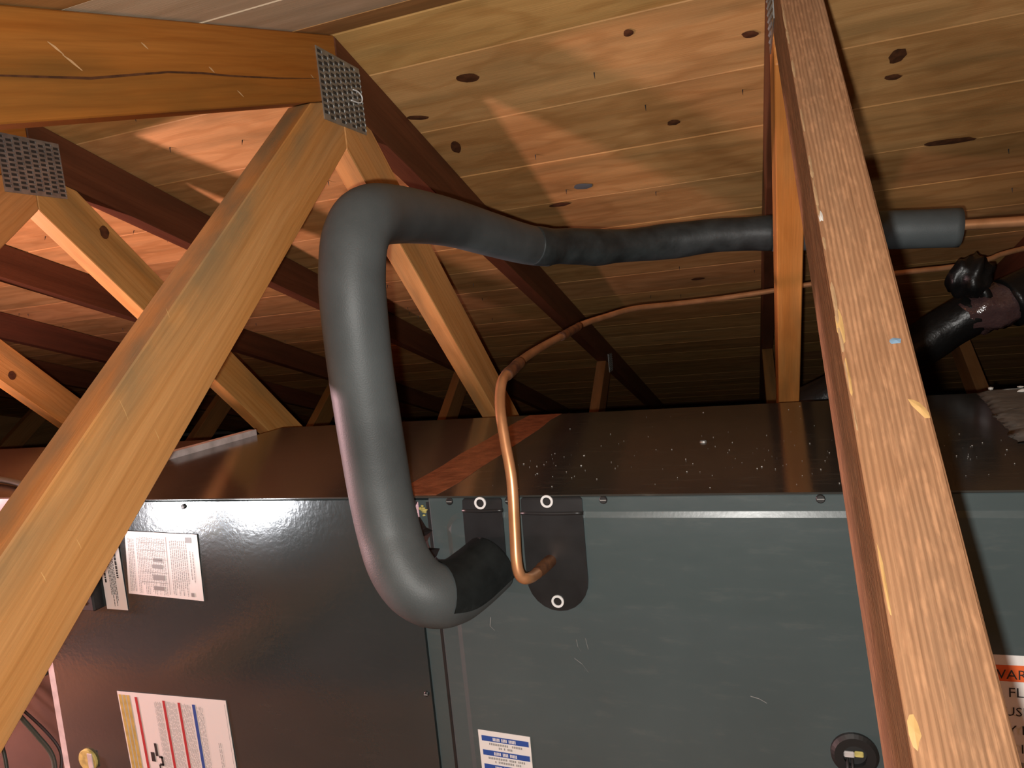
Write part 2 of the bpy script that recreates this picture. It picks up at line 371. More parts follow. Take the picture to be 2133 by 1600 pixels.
def near_tint(i):
    if i in (1, 2): return (1.0, 1.0, 1.0)
    return far_tint(i + 3)
deck_far = deck('ceiling', 1, far_edges, far_tint)
deck_near = deck('ceiling', -1, near_edges, near_tint)
deck_far['label'] = 'far roof slope decked with knotty pine boards'; deck_near['label'] = 'near roof slope boards above the camera'

def on_plank(x, y):
    for sgn, e0, e1, x0, x1, o in PLANKS:
        if sgn == 1 and e0 <= y < e1 and x0 <= x < x1: return o
    return None
NRM = Vector((0, PIT, 1)).normalized()   # deck up-normal of the far slope
AL = Vector((0, 1, -PIT)).normalized()
def knot(x, y, rx, ry, mat='knot', ang=0.0, name='knot'):
    o = on_plank(x, y)
    if o is None: return
    bm = bmesh.new(); n = 14
    c = bm.verts.new((0, 0, -0.0006)); ring = []; ring2 = []
    for k in range(n):
        a = 2 * math.pi * k / n; j = random.uniform(0.88, 1.1)
        ring.append(bm.verts.new((rx * j * math.cos(a), ry * j * math.sin(a), 0.0)))
        ring2.append(bm.verts.new((rx * .6 * j * math.cos(a), ry * .6 * j * math.sin(a), -0.0008)))
    for k in range(n):
        bm.faces.new((ring[k], ring[(k + 1) % n], ring2[(k + 1) % n], ring2[k])); bm.faces.new((ring2[k], ring2[(k + 1) % n], c))
    me = bm_mesh(name, bm)
    P = Vector((x, y, -PIT * y)) - NRM * 0.0002
    mw = Matrix.Translation(P) @ Matrix.Rotation(-SLOPE, 4, 'X') @ Matrix.Rotation(ang, 4, 'Z')
    link(name, me, mat, o, mw, smooth=True)
for x, y, rx, ry, a in [(-.469, .153, .019, .012, .2), (-.039, .194, .012, .008, .3), (-.575, .338, .010, .022, .25), (-.598, .227, .022, .007, .3),
                        (-.171, .388, .012, .009, 0), (.175, .317, .012, .019, 0), (.178, .372, .014, .008, .3), (.315, .62, .045, .012, .1),
                        (-.455, .638, .024, .010, 0), (-1.7, .52, .015, .012, 0), (-1.35, .75, .016, .010, 0), (-.95, .9, .014, .01, 0), (.55, .8, .016, .012, 0), (-.2, 1.25, .02, .012, 0), (.03, 1.4, .03, .012, 0)]:
    knot(x, y, rx, ry, 'knot', a)
knot(-.207, .134, .0075, .0085, 'knot')
knot(-.383, .569, .022, .013, 'hole', 0.1, 'knot_hole')
# tips of roofing nails that came through the boards
bmn = bmesh.new(); bmesh.ops.create_cone(bmn, cap_ends=True, segments=6, radius1=0.0012, radius2=0.0003, depth=0.010); nail_me = bm_mesh('nail_tip', bmn); nail_me.materials.append(M['black'])
for i in range(110):
    x, y = random.uniform(-2.6, 0.9), random.uniform(0.03, 1.5)
    if min(abs(x + SP * k) for k in range(-2, 7)) < 0.03: continue
    o = on_plank(x, y)
    if o is None: continue
    mw = Matrix.Translation(Vector((x, y, -PIT * y)) - NRM * 0.004) @ Matrix.Rotation(math.pi + random.uniform(-.4, .4), 4, 'X')
    link('nail_tip', nail_me, None, o, mw)

flo = box('floor', (XL, -HALF, FLOORZ - 0.03), (XR, HALF, FLOORZ), 'insul', kind='structure')
for nm, x in (('wall_left', XL), ('wall_right', XR)):
    pm = prism_mesh(nm, [(-HALF, FLOORZ), (HALF, FLOORZ), (HALF, -PIT * HALF), (0, 0), (-HALF, -PIT * HALF)], 0.02)
    link(nm, pm, 'deck', None, Matrix.Translation((x, 0, 0)) @ Matrix.Rotation(math.pi / 2, 4, 'Z'), kind='structure', color=(.6, .6, .6))

# ------------------------------------------------------------------ trusses
TH, Y0 = 0.8201, 0.0509
def web_poly(sgn, th, y0, zend, shave=0.0):
    d = Vector((sgn * math.sin(th), -math.cos(th))); n = Vector((sgn * math.cos(th), math.sin(th)))
    c = Vector((sgn * y0, -0.15)); t0 = -0.25; t1 = (-.15 - zend) / math.cos(th) + 0.15
    A, B = c + d * t0, c + d * t1
    poly = [tuple(A + n * H / 2), tuple(B + n * H / 2), tuple(B - n * H / 2), tuple(A - n * H / 2)]
    poly = clip(poly, sgn * PIT / CS, 1 / CS, -H - 0.0008 - 0.0)     # under its own top chord
    poly = clip(poly, -sgn, 0, -0.0006)                     # its own side of the centre line
    poly = clip(poly, 0, -1, -zend)
    return poly, (d.x, d.y)
def plate_mesh(w, h, cols, rows):
    bm = bmesh.new()
    bmesh.ops.create_cube(bm, size=1.0); bmesh.ops.scale(bm, vec=(w, 0.0012, h), verts=bm.verts)
    cw, rh = w / cols, h / rows
    for i in range(cols):
        for j in range(rows):
            x = -w / 2 + cw * (i + .5); z = -h / 2 + rh * (j + .5) + (rh * .25 if i % 2 else -rh * .2)
            if abs(z) > h / 2 - rh * .4: continue
            y = -0.0007
            f = bm.faces.new([bm.verts.new(q) for q in ((x - cw * .36, y, z - rh * .28), (x + cw * .30, y, z - rh * .28), (x + cw * .30, y, z + rh * .28), (x - cw * .36, y, z + rh * .28))]); f.material_index = 1
            # punched lip
            a = [bm.verts.new(q) for q in ((x + cw * .30, y, z - rh * .34), (x + cw * .46, y, z - rh * .34), (x + cw * .46, y, z + rh * .34), (x + cw * .30, y, z + rh * .34))]
            b = bm.verts.new((x + cw * .36, y - 0.0016, z))
            for k in range(4): bm.faces.new((a[k], a[(k + 1) % 4], b))
    return bm_mesh('connector_plate', bm)
PLATE = plate_mesh(0.116, 0.100, 8, 12); PLATE.materials.append(M['galv']); PLATE.materials.append(M['slot'])
PLATE_S = plate_mesh(0.076, 0.076, 5, 8); PLATE_S.materials.append(M['galv']); PLATE_S.materials.append(M['slot'])
YJ, YM = 1.20, 1.93
def outer_poly(sgn):
    a = Vector((sgn * YM, -PIT * YM - H * CS + 0.04)); b = Vector((sgn * (YJ + .12), FLOORZ + H))
    d = (b - a).normalized(); n = Vector((-d.y, d.x))
    poly = [tuple(a - d * .2 + n * H / 2), tuple(b + d * .2 + n * H / 2), tuple(b + d * .2 - n * H / 2), tuple(a - d * .2 - n * H / 2)]
    poly = clip(poly, sgn * PIT / CS, 1 / CS, -H - 0.0008)
    poly = clip(poly, 0, -1, -(FLOORZ + H + 0.0008))
    # stay outside the inner web
    dd = Vector((sgn * math.sin(TH), -math.cos(TH))); nn = Vector((sgn * math.cos(TH), math.sin(TH))); c = Vector((sgn * Y0, -.15)) + nn * (H / 2 + .001)
    poly = clip(poly, -nn.x, -nn.y, -(nn.dot(c)))
    return poly, (d.x, d.y)
names = {-1: 'truss at the far right, only its far rafter and strut showing', 0: 'wooden truss nearest the camera with rough sawn diagonal web at right',
         1: 'wooden truss with galvanised peak plate and bent staple, left of the black pipe', 2: 'second wooden truss leftwards, its peak plate at the left picture edge',
         3: 'third wooden truss leftwards, dark rafter showing behind the big diagonal', 4: 'fourth wooden truss leftwards, dim rafter low at the left edge',
         5: 'fifth wooden truss leftwards, a sliver of dark rafter behind the others', 6: 'hindmost wooden truss in the dark at far left'}
TR = {}
for k in range(-1, 7):
    xc = -k * SP; t = root('roof_truss', (xc, 0, FLOORZ), names[k], 'roof truss', 'roof trusses in a row'); TR[k] = t
    cv = lambda s: tuple(s * random.uniform(.94, 1.06) for _ in range(3))
    for sgn in (1, -1):
        top = [(sgn * 0.0006, -0.0008), (sgn * (HALF - .1), -PIT * (HALF - .1) - .0008), (sgn * (HALF - .1), -PIT * (HALF - .1) - H * CS), (sgn * 0.0006, -H * CS)]
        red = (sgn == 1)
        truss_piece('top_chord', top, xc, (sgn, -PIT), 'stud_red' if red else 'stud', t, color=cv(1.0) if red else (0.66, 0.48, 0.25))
        th, y0 = (TH, Y0)
        if k == 0 and sgn == -1: th, y0 = 0.7856, 0.0937
        poly, d = web_poly(sgn, th, y0, FLOORZ + H + .0008)
        rough_ = (k == 0 and sgn == -1)
        w = truss_piece('web', poly, xc, d, 'stud_rough' if rough_ else ('stud_stained' if (k, sgn) == (1, -1) else 'stud'), t, color=cv(1.0) if not (k == 0 and sgn == 1) else (1.0, 0.80, 0.62))
        TR[(k, sgn)] = w
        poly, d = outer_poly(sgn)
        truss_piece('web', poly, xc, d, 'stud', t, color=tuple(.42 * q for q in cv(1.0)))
    truss_piece('bottom_chord', [(-HALF + .3, FLOORZ), (HALF - .3, FLOORZ), (HALF - .3, FLOORZ + H), (-HALF + .3, FLOORZ + H)], xc, (1, 0), 'stud', t)
    for side in (1, -1):
        mw = Matrix.Translation((xc + side * (T / 2 + .0007), 0.004 if k != 2 else 0.0, -0.0815 if k != 2 else -0.088)) @ Matrix.Rotation(side * math.pi / 2, 4, 'Z') @ Matrix.Rotation(-0.02, 4, 'Y')
        link('connector_plate', PLATE, None, t, mw)
    for sgn in (1,):
        mw = Matrix.Translation((xc + T / 2 + .0007, sgn * YM, -PIT * YM - H * CS + .01)) @ Matrix.Rotation(math.pi / 2, 4, 'Z')
        link('connector_plate', PLATE_S, None, t, mw)
xA = -SP + T / 2
# bent staple hooked into the peak plate, long crack and scuffs of truss A
tube('bent_staple', [(xA + .006, .027, -.0715), (xA + .007, .040, -.0715), (xA + .007, .050, -.076), (xA + .007, .048, -.0845), (xA + .006, .038, -.088), (xA + .006, .018, -.0895)], 0.0011, 'white', TR[1], seg=8, label='bright bent staple on the peak plate')
def strip_on_face(name, pts, w, mat, parent, x, thick=0.0006):
    bm = bmesh.new(); up = []; dn = []
    for i, (y, z) in enumerate(pts):
        ww = w * (0.35 if i in (0, len(pts) - 1) else random.uniform(.7, 1.2))
        up.append(bm.verts.new((x + thick, y, z + ww / 2))); dn.append(bm.verts.new((x + thick, y, z - ww / 2)))
    for i in range(len(pts) - 1): bm.faces.new((up[i], up[i + 1], dn[i + 1], dn[i]))
    return link(name, bm_mesh(name, bm), mat, parent)
strip_on_face('crack', [(-.80, -.285), (-.62, -.232), (-.518, -.2093), (-.4335, -.187), (-.38, -.168), (-.339, -.1536), (-.29, -.140), (-.243, -.1293), (-.15, -.105), (-.061, -.0795)], .0022, 'knot', TR[1], xA)
for y, z, l in [(-.4497, -.489, .012), (-.4172, -.518, .008), (-.5137, -.5925, .006), (-.5475, -.6082, .006), (-.383, -.4006, .006)]:
    strip_on_face('splinter', [(y - l * .35, z + l), (y, z), (y + l * .15, z - l * .6)], .0022, 'chip', TR[1], xA)
for y, z, l in [(-.4645, -.1707, .007), (-.4501, -.1782, .009), (-.2727, -.1311, .004), (-.2287, -.1452, .005), (-.0712, -.0803, .004), (-.365, -.136, .004)]:
    strip_on_face('scuff', [(y - l, z + l * .4), (y, z), (y + l, z - l * .5)], .0025, 'scuff', TR[1], xA)
KN = [(.1286, -.1915), (.3555, -.4564)]
def face_knot(k, y, z, r, parent):
    bm = bmesh.new(); n = 14; x = -k * SP + T / 2 + .0005
    c = bm.verts.new((x + .0004, y, z)); ring = [bm.verts.new((x - .0001, y + r * math.cos(2 * math.pi * i / n) * random.uniform(.85, 1.1), z + r * 1.2 * math.sin(2 * math.pi * i / n))) for i in range(n)]
    for i in range(n): bm.faces.new((ring[i], ring[(i + 1) % n], c))
    link('knot', bm_mesh('knot', bm), 'knot', parent, smooth=True)
face_knot(2, KN[0][0], KN[0][1], .011, TR[2]); face_knot(3, KN[1][0], KN[1][1], .010, TR[3])
# torn bright chips, chalk marks on the rough near web of truss B
th, y0 = 0.7856, 0.0937
dW = Vector((0, -math.sin(th), -math.cos(th))); nW = Vector((0, -math.cos(th), math.sin(th)))
def chip(name, x, y, z, lx, ll, mat, tw=0.0):
    bm = bmesh.new(); n = 9; c = bm.verts.new((0, 0, 0.0009)); ring = []
    for k in range(n):
        a = 2 * math.pi * k / n; j = random.uniform(.65, 1.15)
        ring.append(bm.verts.new((ll * j * math.cos(a), lx * j * math.sin(a), 0.0002)))
    for k in range(n): bm.faces.new((ring[k], ring[(k + 1) % n], c))
    xa, za = dW, nW; ya = za.cross(xa)
    mw = Matrix(((xa.x, ya.x, za.x, x), (xa.y, ya.y, za.y, y), (xa.z, ya.z, za.z, z), (0, 0, 0, 1))) @ Matrix.Rotation(tw, 4, 'Z')
    link(name, bm_mesh(name, bm), mat, TR[0], mw)
for i in range(22):
    t_ = random.uniform(.05, .62); P_ = Vector((-.0180, -y0, -.15)) + nW * (H / 2 + .0001) + dW * t_
    chip('worn_edge', P_.x, P_.y, P_.z, random.uniform(.0006, .0015), random.uniform(.006, .02), 'worn')
chip('wood_chip', -.0172, -.470, -.4632, .0022, .017, 'chip'); chip('wood_chip', -.0176, -.497, -.490, .0010, .014, 'chip')
chip('wood_chip', .0142, -.5142, -.5075, .0032, .008, 'chip', .5); chip('wood_chip', -.0165, -.630, -.623, .0022, .007, 'chip'); chip('wood_chip', -.0178, -.585, -.578, .0009, .02, 'chip')
chip('blue_mark', .0105, -.4798, -.473, .0038, .0028, 'bluechalk'); chip('white_mark', -.0172, -.395, -.3885, .0016, .0065, 'whitechalk')

# ------------------------------------------------------------------ furnace cabinet, coil cabinet, plenum
YF, YB, ZT, ZB = -0.25, 0.328, -0.6265, FLOORZ + H + 0.012
# boards the units stand on
plat = root('platform', (-.4, 0, FLOORZ + H), 'raw plywood platform boards under the grey cabinets', 'platform')
for i, (a, b) in enumerate([(-.62, -.32), (-.318, -.02), (-.018, .28), (.282, .58)]):
    bm = box_mesh('board', 3.3, b - a, 0.011, 0.001)
    link('board', bm, 'deck', plat, Matrix.Translation((-.95, (a + b) / 2, FLOORZ + H + 0.0062)), color=(.42, .36, .34))
fur = root('furnace', (-.74, .03, ZB), 'dark grey furnace cabinet with white rating labels, left of the black pipe', 'furnace')
FX0, FX1 = -1.045, -0.4405
box('body', (FX0, YF + .004, ZB), (FX1, YB, ZT - .0005), 'paint', fur, bevel=.002)
box('lid', (FX0 - .002, YF - .0005, ZT - .001), (FX1 + .0005, YB + .002, ZT + .0012), 'paint_top', fur, bevel=.0008)
# gently bowed door panel
def bowed(name, x0, x1, z0, z1, y, bow, mat, parent, nx=24, nz=18, edge=.006):
    bm = bmesh.new(); g = []
    for j in range(nz + 1):
        row = []
        for i in range(nx + 1):
            u, v = i / nx, j / nz; x = x0 + (x1 - x0) * u; z = z0 + (z1 - z0) * v
            d = bow(u, v); row.append(bm.verts.new((x, y - d, z)))
        g.append(row)
    for j in range(nz):
        for i in range(nx): bm.faces.new((g[j][i], g[j][i + 1], g[j + 1][i + 1], g[j + 1][i]))
    loop = [g[0][i] for i in range(nx + 1)] + [g[j][nx] for j in range(1, nz + 1)] + [g[nz][i] for i in range(nx - 1, -1, -1)] + [g[j][0] for j in range(nz - 1, 0, -1)]
    bk = [bm.verts.new((v.co.x, y + edge, v.co.z)) for v in loop]; n = len(loop); fr_ = [bm.verts.new(v.co) for v in loop]
    for k in range(n): bm.faces.new((fr_[k], fr_[(k + 1) % n], bk[(k + 1) % n], bk[k]))
    bm.faces.new(bk)
    return link(name, bm_mesh(name, bm), mat, parent, smooth=False)
door = bowed('door', FX0 + .001, FX1 - .001, ZB + .003, ZT - .0025, YF, lambda u, v: 0.0012 * math.sin(math.pi * u) * math.sin(math.pi * v) , 'paint_peel', fur)
for p in door.data.polygons: p.use_smooth = abs(p.normal.y) > .9 and len(p.vertices) == 4
coil = root('evaporator_coil', (0, .03, ZB), 'dark grey evaporator coil cabinet with rubber gaskets, right of the seam', 'coil cabinet')
KX0, KX1 = -0.4185, 0.42
box('body', (KX0, YF, ZB), (KX1, YB, ZT - .0005), 'paint', coil, bevel=.0015)
box('lid', (FX1 + .0012, YF - .0008, ZT - .001), (KX1 + .001, YB + .002, ZT + .0012), 'paint_top', coil, bevel=.0008)
# raised access panel with a rounded bevelled rim
def panel(name, x0, x1, z0, z1, r, rise, slope, mat, parent):
    def loop(inset, y):
        pts = []; rr = max(r - inset, .001)
        cs = [(x1 - r, z1 - r, 0), (x0 + r, z1 - r, 90), (x0 + r, z0 + r, 180), (x1 - r, z0 + r, 270)]
        for cx, cz, a0 in cs:
            for k in range(9):
                a = math.radians(a0 + 90 * k / 8); pts.append((cx + rr * math.cos(a), y, cz + rr * math.sin(a)))
        return pts
    bm = bmesh.new()
    Ls = [[bm.verts.new(p) for p in loop(i, y)] for i, y in ((0, YF), (slope * .12, YF - rise * .02), (slope * .88, YF - rise * .98), (slope, YF - rise))]
    n = len(Ls[0])
    for a, b in zip(Ls, Ls[1:]):
        for k in range(n): bm.faces.new((a[k], a[(k + 1) % n], b[(k + 1) % n], b[k]))
    bm.faces.new(Ls[-1])
    return link(name, bm_mesh(name, bm), mat, parent)
RISE = 0.0020
panel('access_panel', -.400, KX1 - .02, ZB + .02, -.6425, .022, RISE, .0075, 'paint', coil)
# seam strip between the two cabinets
box('seam_strip', (FX1 + .001, YF + .003, ZB), (KX0 - .001, YF + .02, ZT - .004), 'paint', coil)
box('seam_gap', (KX0 - .0042, YF + .0022, ZB), (KX0 - .001, YF + .0028, ZT - .006), 'black', coil)

def screw(parent, x, z, y=YF, r=.0042, mat='black'):
    s = cyl_y('screw', x, y - .0022, y, z, r, mat, parent, seg=12, bevel=.0008)
    box('slot', (x - r * .75, y - .0026, z - .0005), (x + r * .75, y - .0022, z + .0005), 'ink', s)
    return s
for x, z in [(-.3921, -.631), (-.3229, -.631), (-.2201, -.6308), (-.016, -.6315), (.2, -.6315)]: screw(coil, x, z)
screw(fur, -.7644, -.6352, YF - .0006, .0034); screw(fur, -.4475, -.8595, YF - .0006, .0030)
# bright screw on the coil lid
def cyl_z(name, x, y, z0, z1, r, mat, parent, seg=14):
    bm = bmesh.new(); bmesh.ops.create_cone(bm, cap_ends=True, segments=seg, radius1=r, radius2=r * .85, depth=z1 - z0)
    return link(name, bm_mesh(name, bm), mat, parent, Matrix.Translation((x, y, (z0 + z1) / 2)))
sc = cyl_z('screw', -.1345, .0056, ZT + .0012, ZT + .0035, .0048, 'galv', coil); box('slot', (-.1385, .0050, ZT + .0034), (-.1305, .0062, ZT + .0038), 'black', sc)

# rubber gaskets with white eyelets
def flap(name, x0, x1, ztop, zc, r, zfold, parent):
    bm = bmesh.new(); cx = (x0 + x1) / 2; w2 = (x1 - x0) / 2
    pts = [(x1 - .002, ztop), (x1, ztop - .002), (x1, zfold), (x1, zc)]
    for k in range(1, 12):
        a = -math.pi * k / 12; pts.append((cx + w2 * math.cos(a), zc + r * math.sin(a)))
    pts += [(x0, zc), (x0, zfold), (x0, ztop - .002), (x0 + .002, ztop)]
    def yy(z): return YF - .0012 - (.0046 * min(1, max(0, (zfold + .002 - z) / .006)))
    f = [bm.verts.new((x, yy(z) - .002, z)) for x, z in pts]; b = [bm.verts.new((x, yy(z), z)) for x, z in pts]; n = len(pts)
    # front as strips between left and right sides
    m = n // 2
    for arr, rev in ((f, False), (b, True)):
        for i in range(m):
            j = n - 1 - i
            if i + 1 < j - 1: q = (arr[i], arr[i + 1], arr[j - 1], arr[j])
            elif i + 1 == j - 1: q = (arr[i], arr[i + 1], arr[j])
            else: continue
            bm.faces.new(q if not rev else q[::-1])
    for k in range(n): bm.faces.new((f[k], f[(k + 1) % n], b[(k + 1) % n], b[k]))
    o = link(name, bm_mesh(name, bm), 'rubber', parent)
    tube('fold_ridge', [(x0 - .0005, YF - .0035, zfold - .001), (cx, YF - .0042, zfold - .0016), (x1 + .0005, YF - .0035, zfold - .001)], .0022, 'rubber', o, seg=8, sub=3)
    return o
fl1 = flap('gasket_flap', -.3758, -.3300, -.6275, -.700, .030, -.6395, coil)
fl2 = flap('gasket_flap', -.3085, -.2420, -.6272, -.7140, .0345, -.6425, coil)
def eyelet(par, x, z, y):
    e = cyl_y('eyelet', x, y - .0016, y, z, .0067, 'white', par, seg=24, hole=.0044)
    cyl_y('screw_head', x, y - .0012, y + .0003, z, .0043, 'black', e, seg=12, bevel=.0006)
eyelet(fl1, -.3546, -.6323, YF - .0032); eyelet(fl2, -.2795, -.6310, YF - .0032); eyelet(fl2, -.2764, -.7377, YF - .0078)

# tattered black tape and yellow fibre in the gap
tp = root('loose_tape', (-.43, YF, -.70), 'crumpled black tape hanging in the seam beside the black pipe', 'tape')
bm = bmesh.new(); prev = None
prof = [(-.4275, -.629), (-.4255, -.6454), (-.4215, -.6591), (-.4155, -.6635), (-.4200, -.6729), (-.4180, -.6811), (-.4085, -.6837), (-.4130, -.6921), (-.4160, -.6949), (-.4035, -.6963), (-.4085, -.703), (-.408, -.710)]
fr, bk = [], []
for i, (x, z) in enumerate(prof):
    fr.append(bm.verts.new((x, YF - .007 - .004 * math.sin(i * 1.7), z))); bk.append(bm.verts.new((x - .016, YF - .004, z - .003)))
for i in range(len(prof) - 1): bm.faces.new((fr[i], fr[i + 1], bk[i + 1], bk[i]))
bmesh.ops.solidify(bm, geom=bm.faces[:], thickness=.0008)
link('tape_strip', bm_mesh('tape_strip', bm), 'rubber', tp)
lumps('fibre_tuft', [(-.4245 + random.uniform(-.003, .003), YF - .004, -.640 + random.uniform(-.006, .006), .0022) for _ in range(10)], 'fibre', coil)

# big-text helpers ------------------------------------------------
def quad_label(name, c, parent, y, mat='paper', th=.0005):
    """c = TL,TR,BR,BL as (x,z)"""
    bm = bmesh.new(); f = [bm.verts.new((x, y - th, z)) for x, z in c]; b = [bm.verts.new((x, y, z)) for x, z in c]
    bm.faces.new(f); bm.faces.new(b[::-1])
    for k in range(4): bm.faces.new((f[k], f[(k + 1) % 4], b[(k + 1) % 4], b[k]))
    o = link(name, bm_mesh(name, bm), mat, parent)
    def uv(u, v):
        tl, tr, br, bl = [Vector(p) for p in c]
        p = (tl * (1 - u) + tr * u) * (1 - v) + (bl * (1 - u) + br * u) * v
        return p
    return o, uv
def print_rects(name, rects, uv, y, mat, parent):
    bm = bmesh.new()
    for u0, v0, u1, v1 in rects:
        vs = [bm.verts.new((p.x, y, p.y)) for p in (uv(u0, v0), uv(u1, v0), uv(u1, v1), uv(u0, v1))]; bm.faces.new(vs)
    return link(name, bm_mesh(name, bm), mat, parent)
def text_mesh(body, size):
    cu = bpy.data.curves.new('txt', 'FONT'); cu.body = body; cu.size = size; cu.resolution_u = 2
    ob = bpy.data.objects.new('txt', cu); COL.objects.link(ob)
    dg = bpy.context.evaluated_depsgraph_get(); me = bpy.data.meshes.new_from_object(ob.evaluated_get(dg))
    bpy.data.objects.remove(ob); bpy.data.curves.remove(cu); return me
def text_on(name, body, x, z, y, size, mat, parent, rot=0.0, sx=1.0):
    me = text_mesh(body, size)
    mw = Matrix.Translation((x, y, z)) @ Matrix.Rotation(math.pi / 2, 4, 'X') @ Matrix.Rotation(rot, 4, 'Z') @ Matrix.Diagonal((sx, 1, 1, 1))
    return link(name, me, mat, parent, mw)
def text_lines_v(u0, u1, v0, v1, n, fill=.5, gap=.2):
    """columns of fine print running down the label (rotated labels): broken into words"""
    out = []; w = (u1 - u0) / n
    for i in range(n):
        u = u0 + w * i; v = v0 + random.uniform(0, .02); end = v1 - random.uniform(0, .25) * (random.random() < .4) * (v1 - v0)
        while v < end:
            l = random.uniform(.015, .06); out.append((u, v, u + w * fill, min(v + l, end))); v += l + .009
    return out
YL = YF - .0016   # door face
# rating plate
l1, uv = quad_label('rating_label', [(-.868, -.6674), (-.7484, -.6716), (-.7521, -.7597), (-.8772, -.754)], fur, YL)
print_rects('fine_print', text_lines_v(.04, .13, .1, .95, 4, .35) + text_lines_v(.16, .56, .08, .97, 17, .30) + text_lines_v(.62, .86, .10, .95, 9, .35) + text_lines_v(.88, .95, .25, .75, 2, .3), uv, YL - .0009, 'ink', l1)
print_rects('table_rule', [(.2, v, .56, v + .006) for v in (.16, .28, .42, .62, .78)] + [(.57, .06, .578, .95), (.38, .4, .50, .46), (.36, .5, .5, .56), (.36, .66, .52, .74), (.36, .84, .5, .9), (.85, .89, .89, .95), (.84, .05, .92, .13)], uv, YL - .001, 'ink', l1)
# narrow warning label
l2, uv = quad_label('warning_label', [(-.9204, -.680), (-.8835, -.6774), (-.8835, -.7779), (-.9204, -.7775)], fur, YL)
print_rects('fine_print', text_lines_v(.12, .22, .1, .62, 1, .8) + text_lines_v(.35, .68, .08, .95, 5, .45) + text_lines_v(.72, .9, .06, .62, 1, .5), uv, YL - .0009, 'ink_black', l2)
# dark switch cover with a screw, half behind the diagonal
box('switch_cover', (-1.0, YF - .016, -.776), (-.927, YF + .001, -.690), 'black', fur, bevel=.002)
screw(fur, -.949, -.763, YF - .016, .0042, 'galv')
# wiring diagram label
BL = [(-.9264, -.8964), (-.7399, -.8937), (-.7365, -1.062), (-.9195, -1.066)]
l3, uv = quad_label('wiring_label', BL, fur, YL)
print_rects('yellow_band', [(.012 + .038 * i, .025, .012 + .038 * i + .028, .98) for i in range(3)], uv, YL - .0009, 'ink_yellow', l3)
print_rects('red_stripe', [(.165, .035, .190, .98), (.425, .045, .449, .98), (.565, .05, .589, .98)], uv, YL - .0009, 'ink_red', l3)
print_rects('blue_stripe', [(.695, .055, .722, .98)], uv, YL - .0009, 'ink_blue', l3)
print_rects('fine_print', text_lines_v(.345, .415, .05, .98, 8, .3) + text_lines_v(.462, .555, .05, .98, 9, .3) + text_lines_v(.600, .685, .055, .98, 9, .3) + text_lines_v(.735, .79, .06, .98, 5, .3) + text_lines_v(.88, .91, .35, .98, 2, .3) + [(.985, .03, .988, .98)], uv, YL - .0009, 'ink', l3)
# black pictogram
print_rects('pictogram', [(.272, .42, .297, .53), (.225, .50, .262, .58), (.30, .525, .335, .545), (.318, .53, .338, .60), (.298, .59, .335, .61), (.288, .60, .303, .70)], uv, YL - .0010, 'ink_black', l3)
# middle warning label on the coil door
YP = YF - RISE
ML = [(-.3867, -.8957), (-.325, -.8983), (-.326, -1.005), (-.3866, -1.002)]
l4, uv = quad_label('service_label', ML, coil, YP)
print_rects('blue_band', [(.06, .055, .965, .115), (.06, .215, .965, .275), (.06, .375, .965, .435)], uv, YP - .0008, 'ink_blue', l4)
print_rects('band_lettering', [(.28 + .028 * i, v, .28 + .028 * i + .018, v + .036) for v in (.067, .227, .387) for i in range(16) if i not in (5, 10)], uv, YP - .0011, 'paper', l4)
print_rects('orange_band', [(.06, .535, .965, .66)], uv, YP - .0008, 'ink_orange', l4)
print_rects('fine_print', [(u, v, u + .022, v + .024) for v, a, b in ((.130, .2, .85), (.168, .38, .66), (.290, .16, .9), (.328, .25, .8), (.450, .08, .94), (.488, .25, .78), (.685, .12, .9), (.725, .12, .9), (.765, .12, .85), (.82, .12, .9), (.86, .12, .9), (.90, .12, .8)) for u in [a + .034 * i for i in range(int((b - a) / .034))] if random.random() > .14], uv, YP - .0009, 'ink', l4)
p0 = uv(.34, .64); text_on('warning_lettering', 'WARNING', p0.x, p0.y, YP - .0010, .0082, 'ink_black', l4, -.03)
p0, p1, p2 = uv(.20, .645), uv(.28, .645), uv(.24, .555)
bm = bmesh.new(); bm.faces.new([bm.verts.new((p.x, YP - .0010, p.y)) for p in (p0, p1, p2)]); link('warning_triangle', bm_mesh('warning_triangle', bm), 'ink_black', l4)
# large flammable warning label at right, mostly behind the rough web
RL = [(.040, -.7735), (.300, -.7715), (.300, -1.02), (.042, -1.02)]
l5, uv = quad_label('flammable_label', RL, coil, YP)
print_rects('orange_band', [(.0, .036, 1.0, .097)], uv, YP - .0008, 'ink_orange_red', l5)
def anchored(body, prefix, x, z, size):
    """line of text whose character after prefix starts at x"""
    w = 0.0
    if prefix:
        me = text_mesh(prefix + '|', size); w = max(v.co.x for v in me.vertices) - size * .1; bpy.data.meshes.remove(me)
    text_on('lettering', body, x - w, z, YP - .0010, size, 'ink_black', l5)
anchored('WARNING', 'W', .1265, -.7945, .0125)
anchored('FLAMMABLE', '', .1265, -.8110, .0125)
anchored('REFRIGERANT USED', 'REFRIGERANT U', .1325, -.8285, .0118)
anchored('ONLY BY', 'ONLY ', .1365, -.8455, .0118)
anchored('SO IN', 'SO ', .1355, -.8630, .0118)
print_rects('fine_print', [(u, v, u + .02, v + .022) for v in (.40, .465, .53, .595, .66, .725, .79, .855) for u in [.05 + .03 * i for i in range(29)] if random.random() > .15], uv, YP - .0009, 'ink', l5)

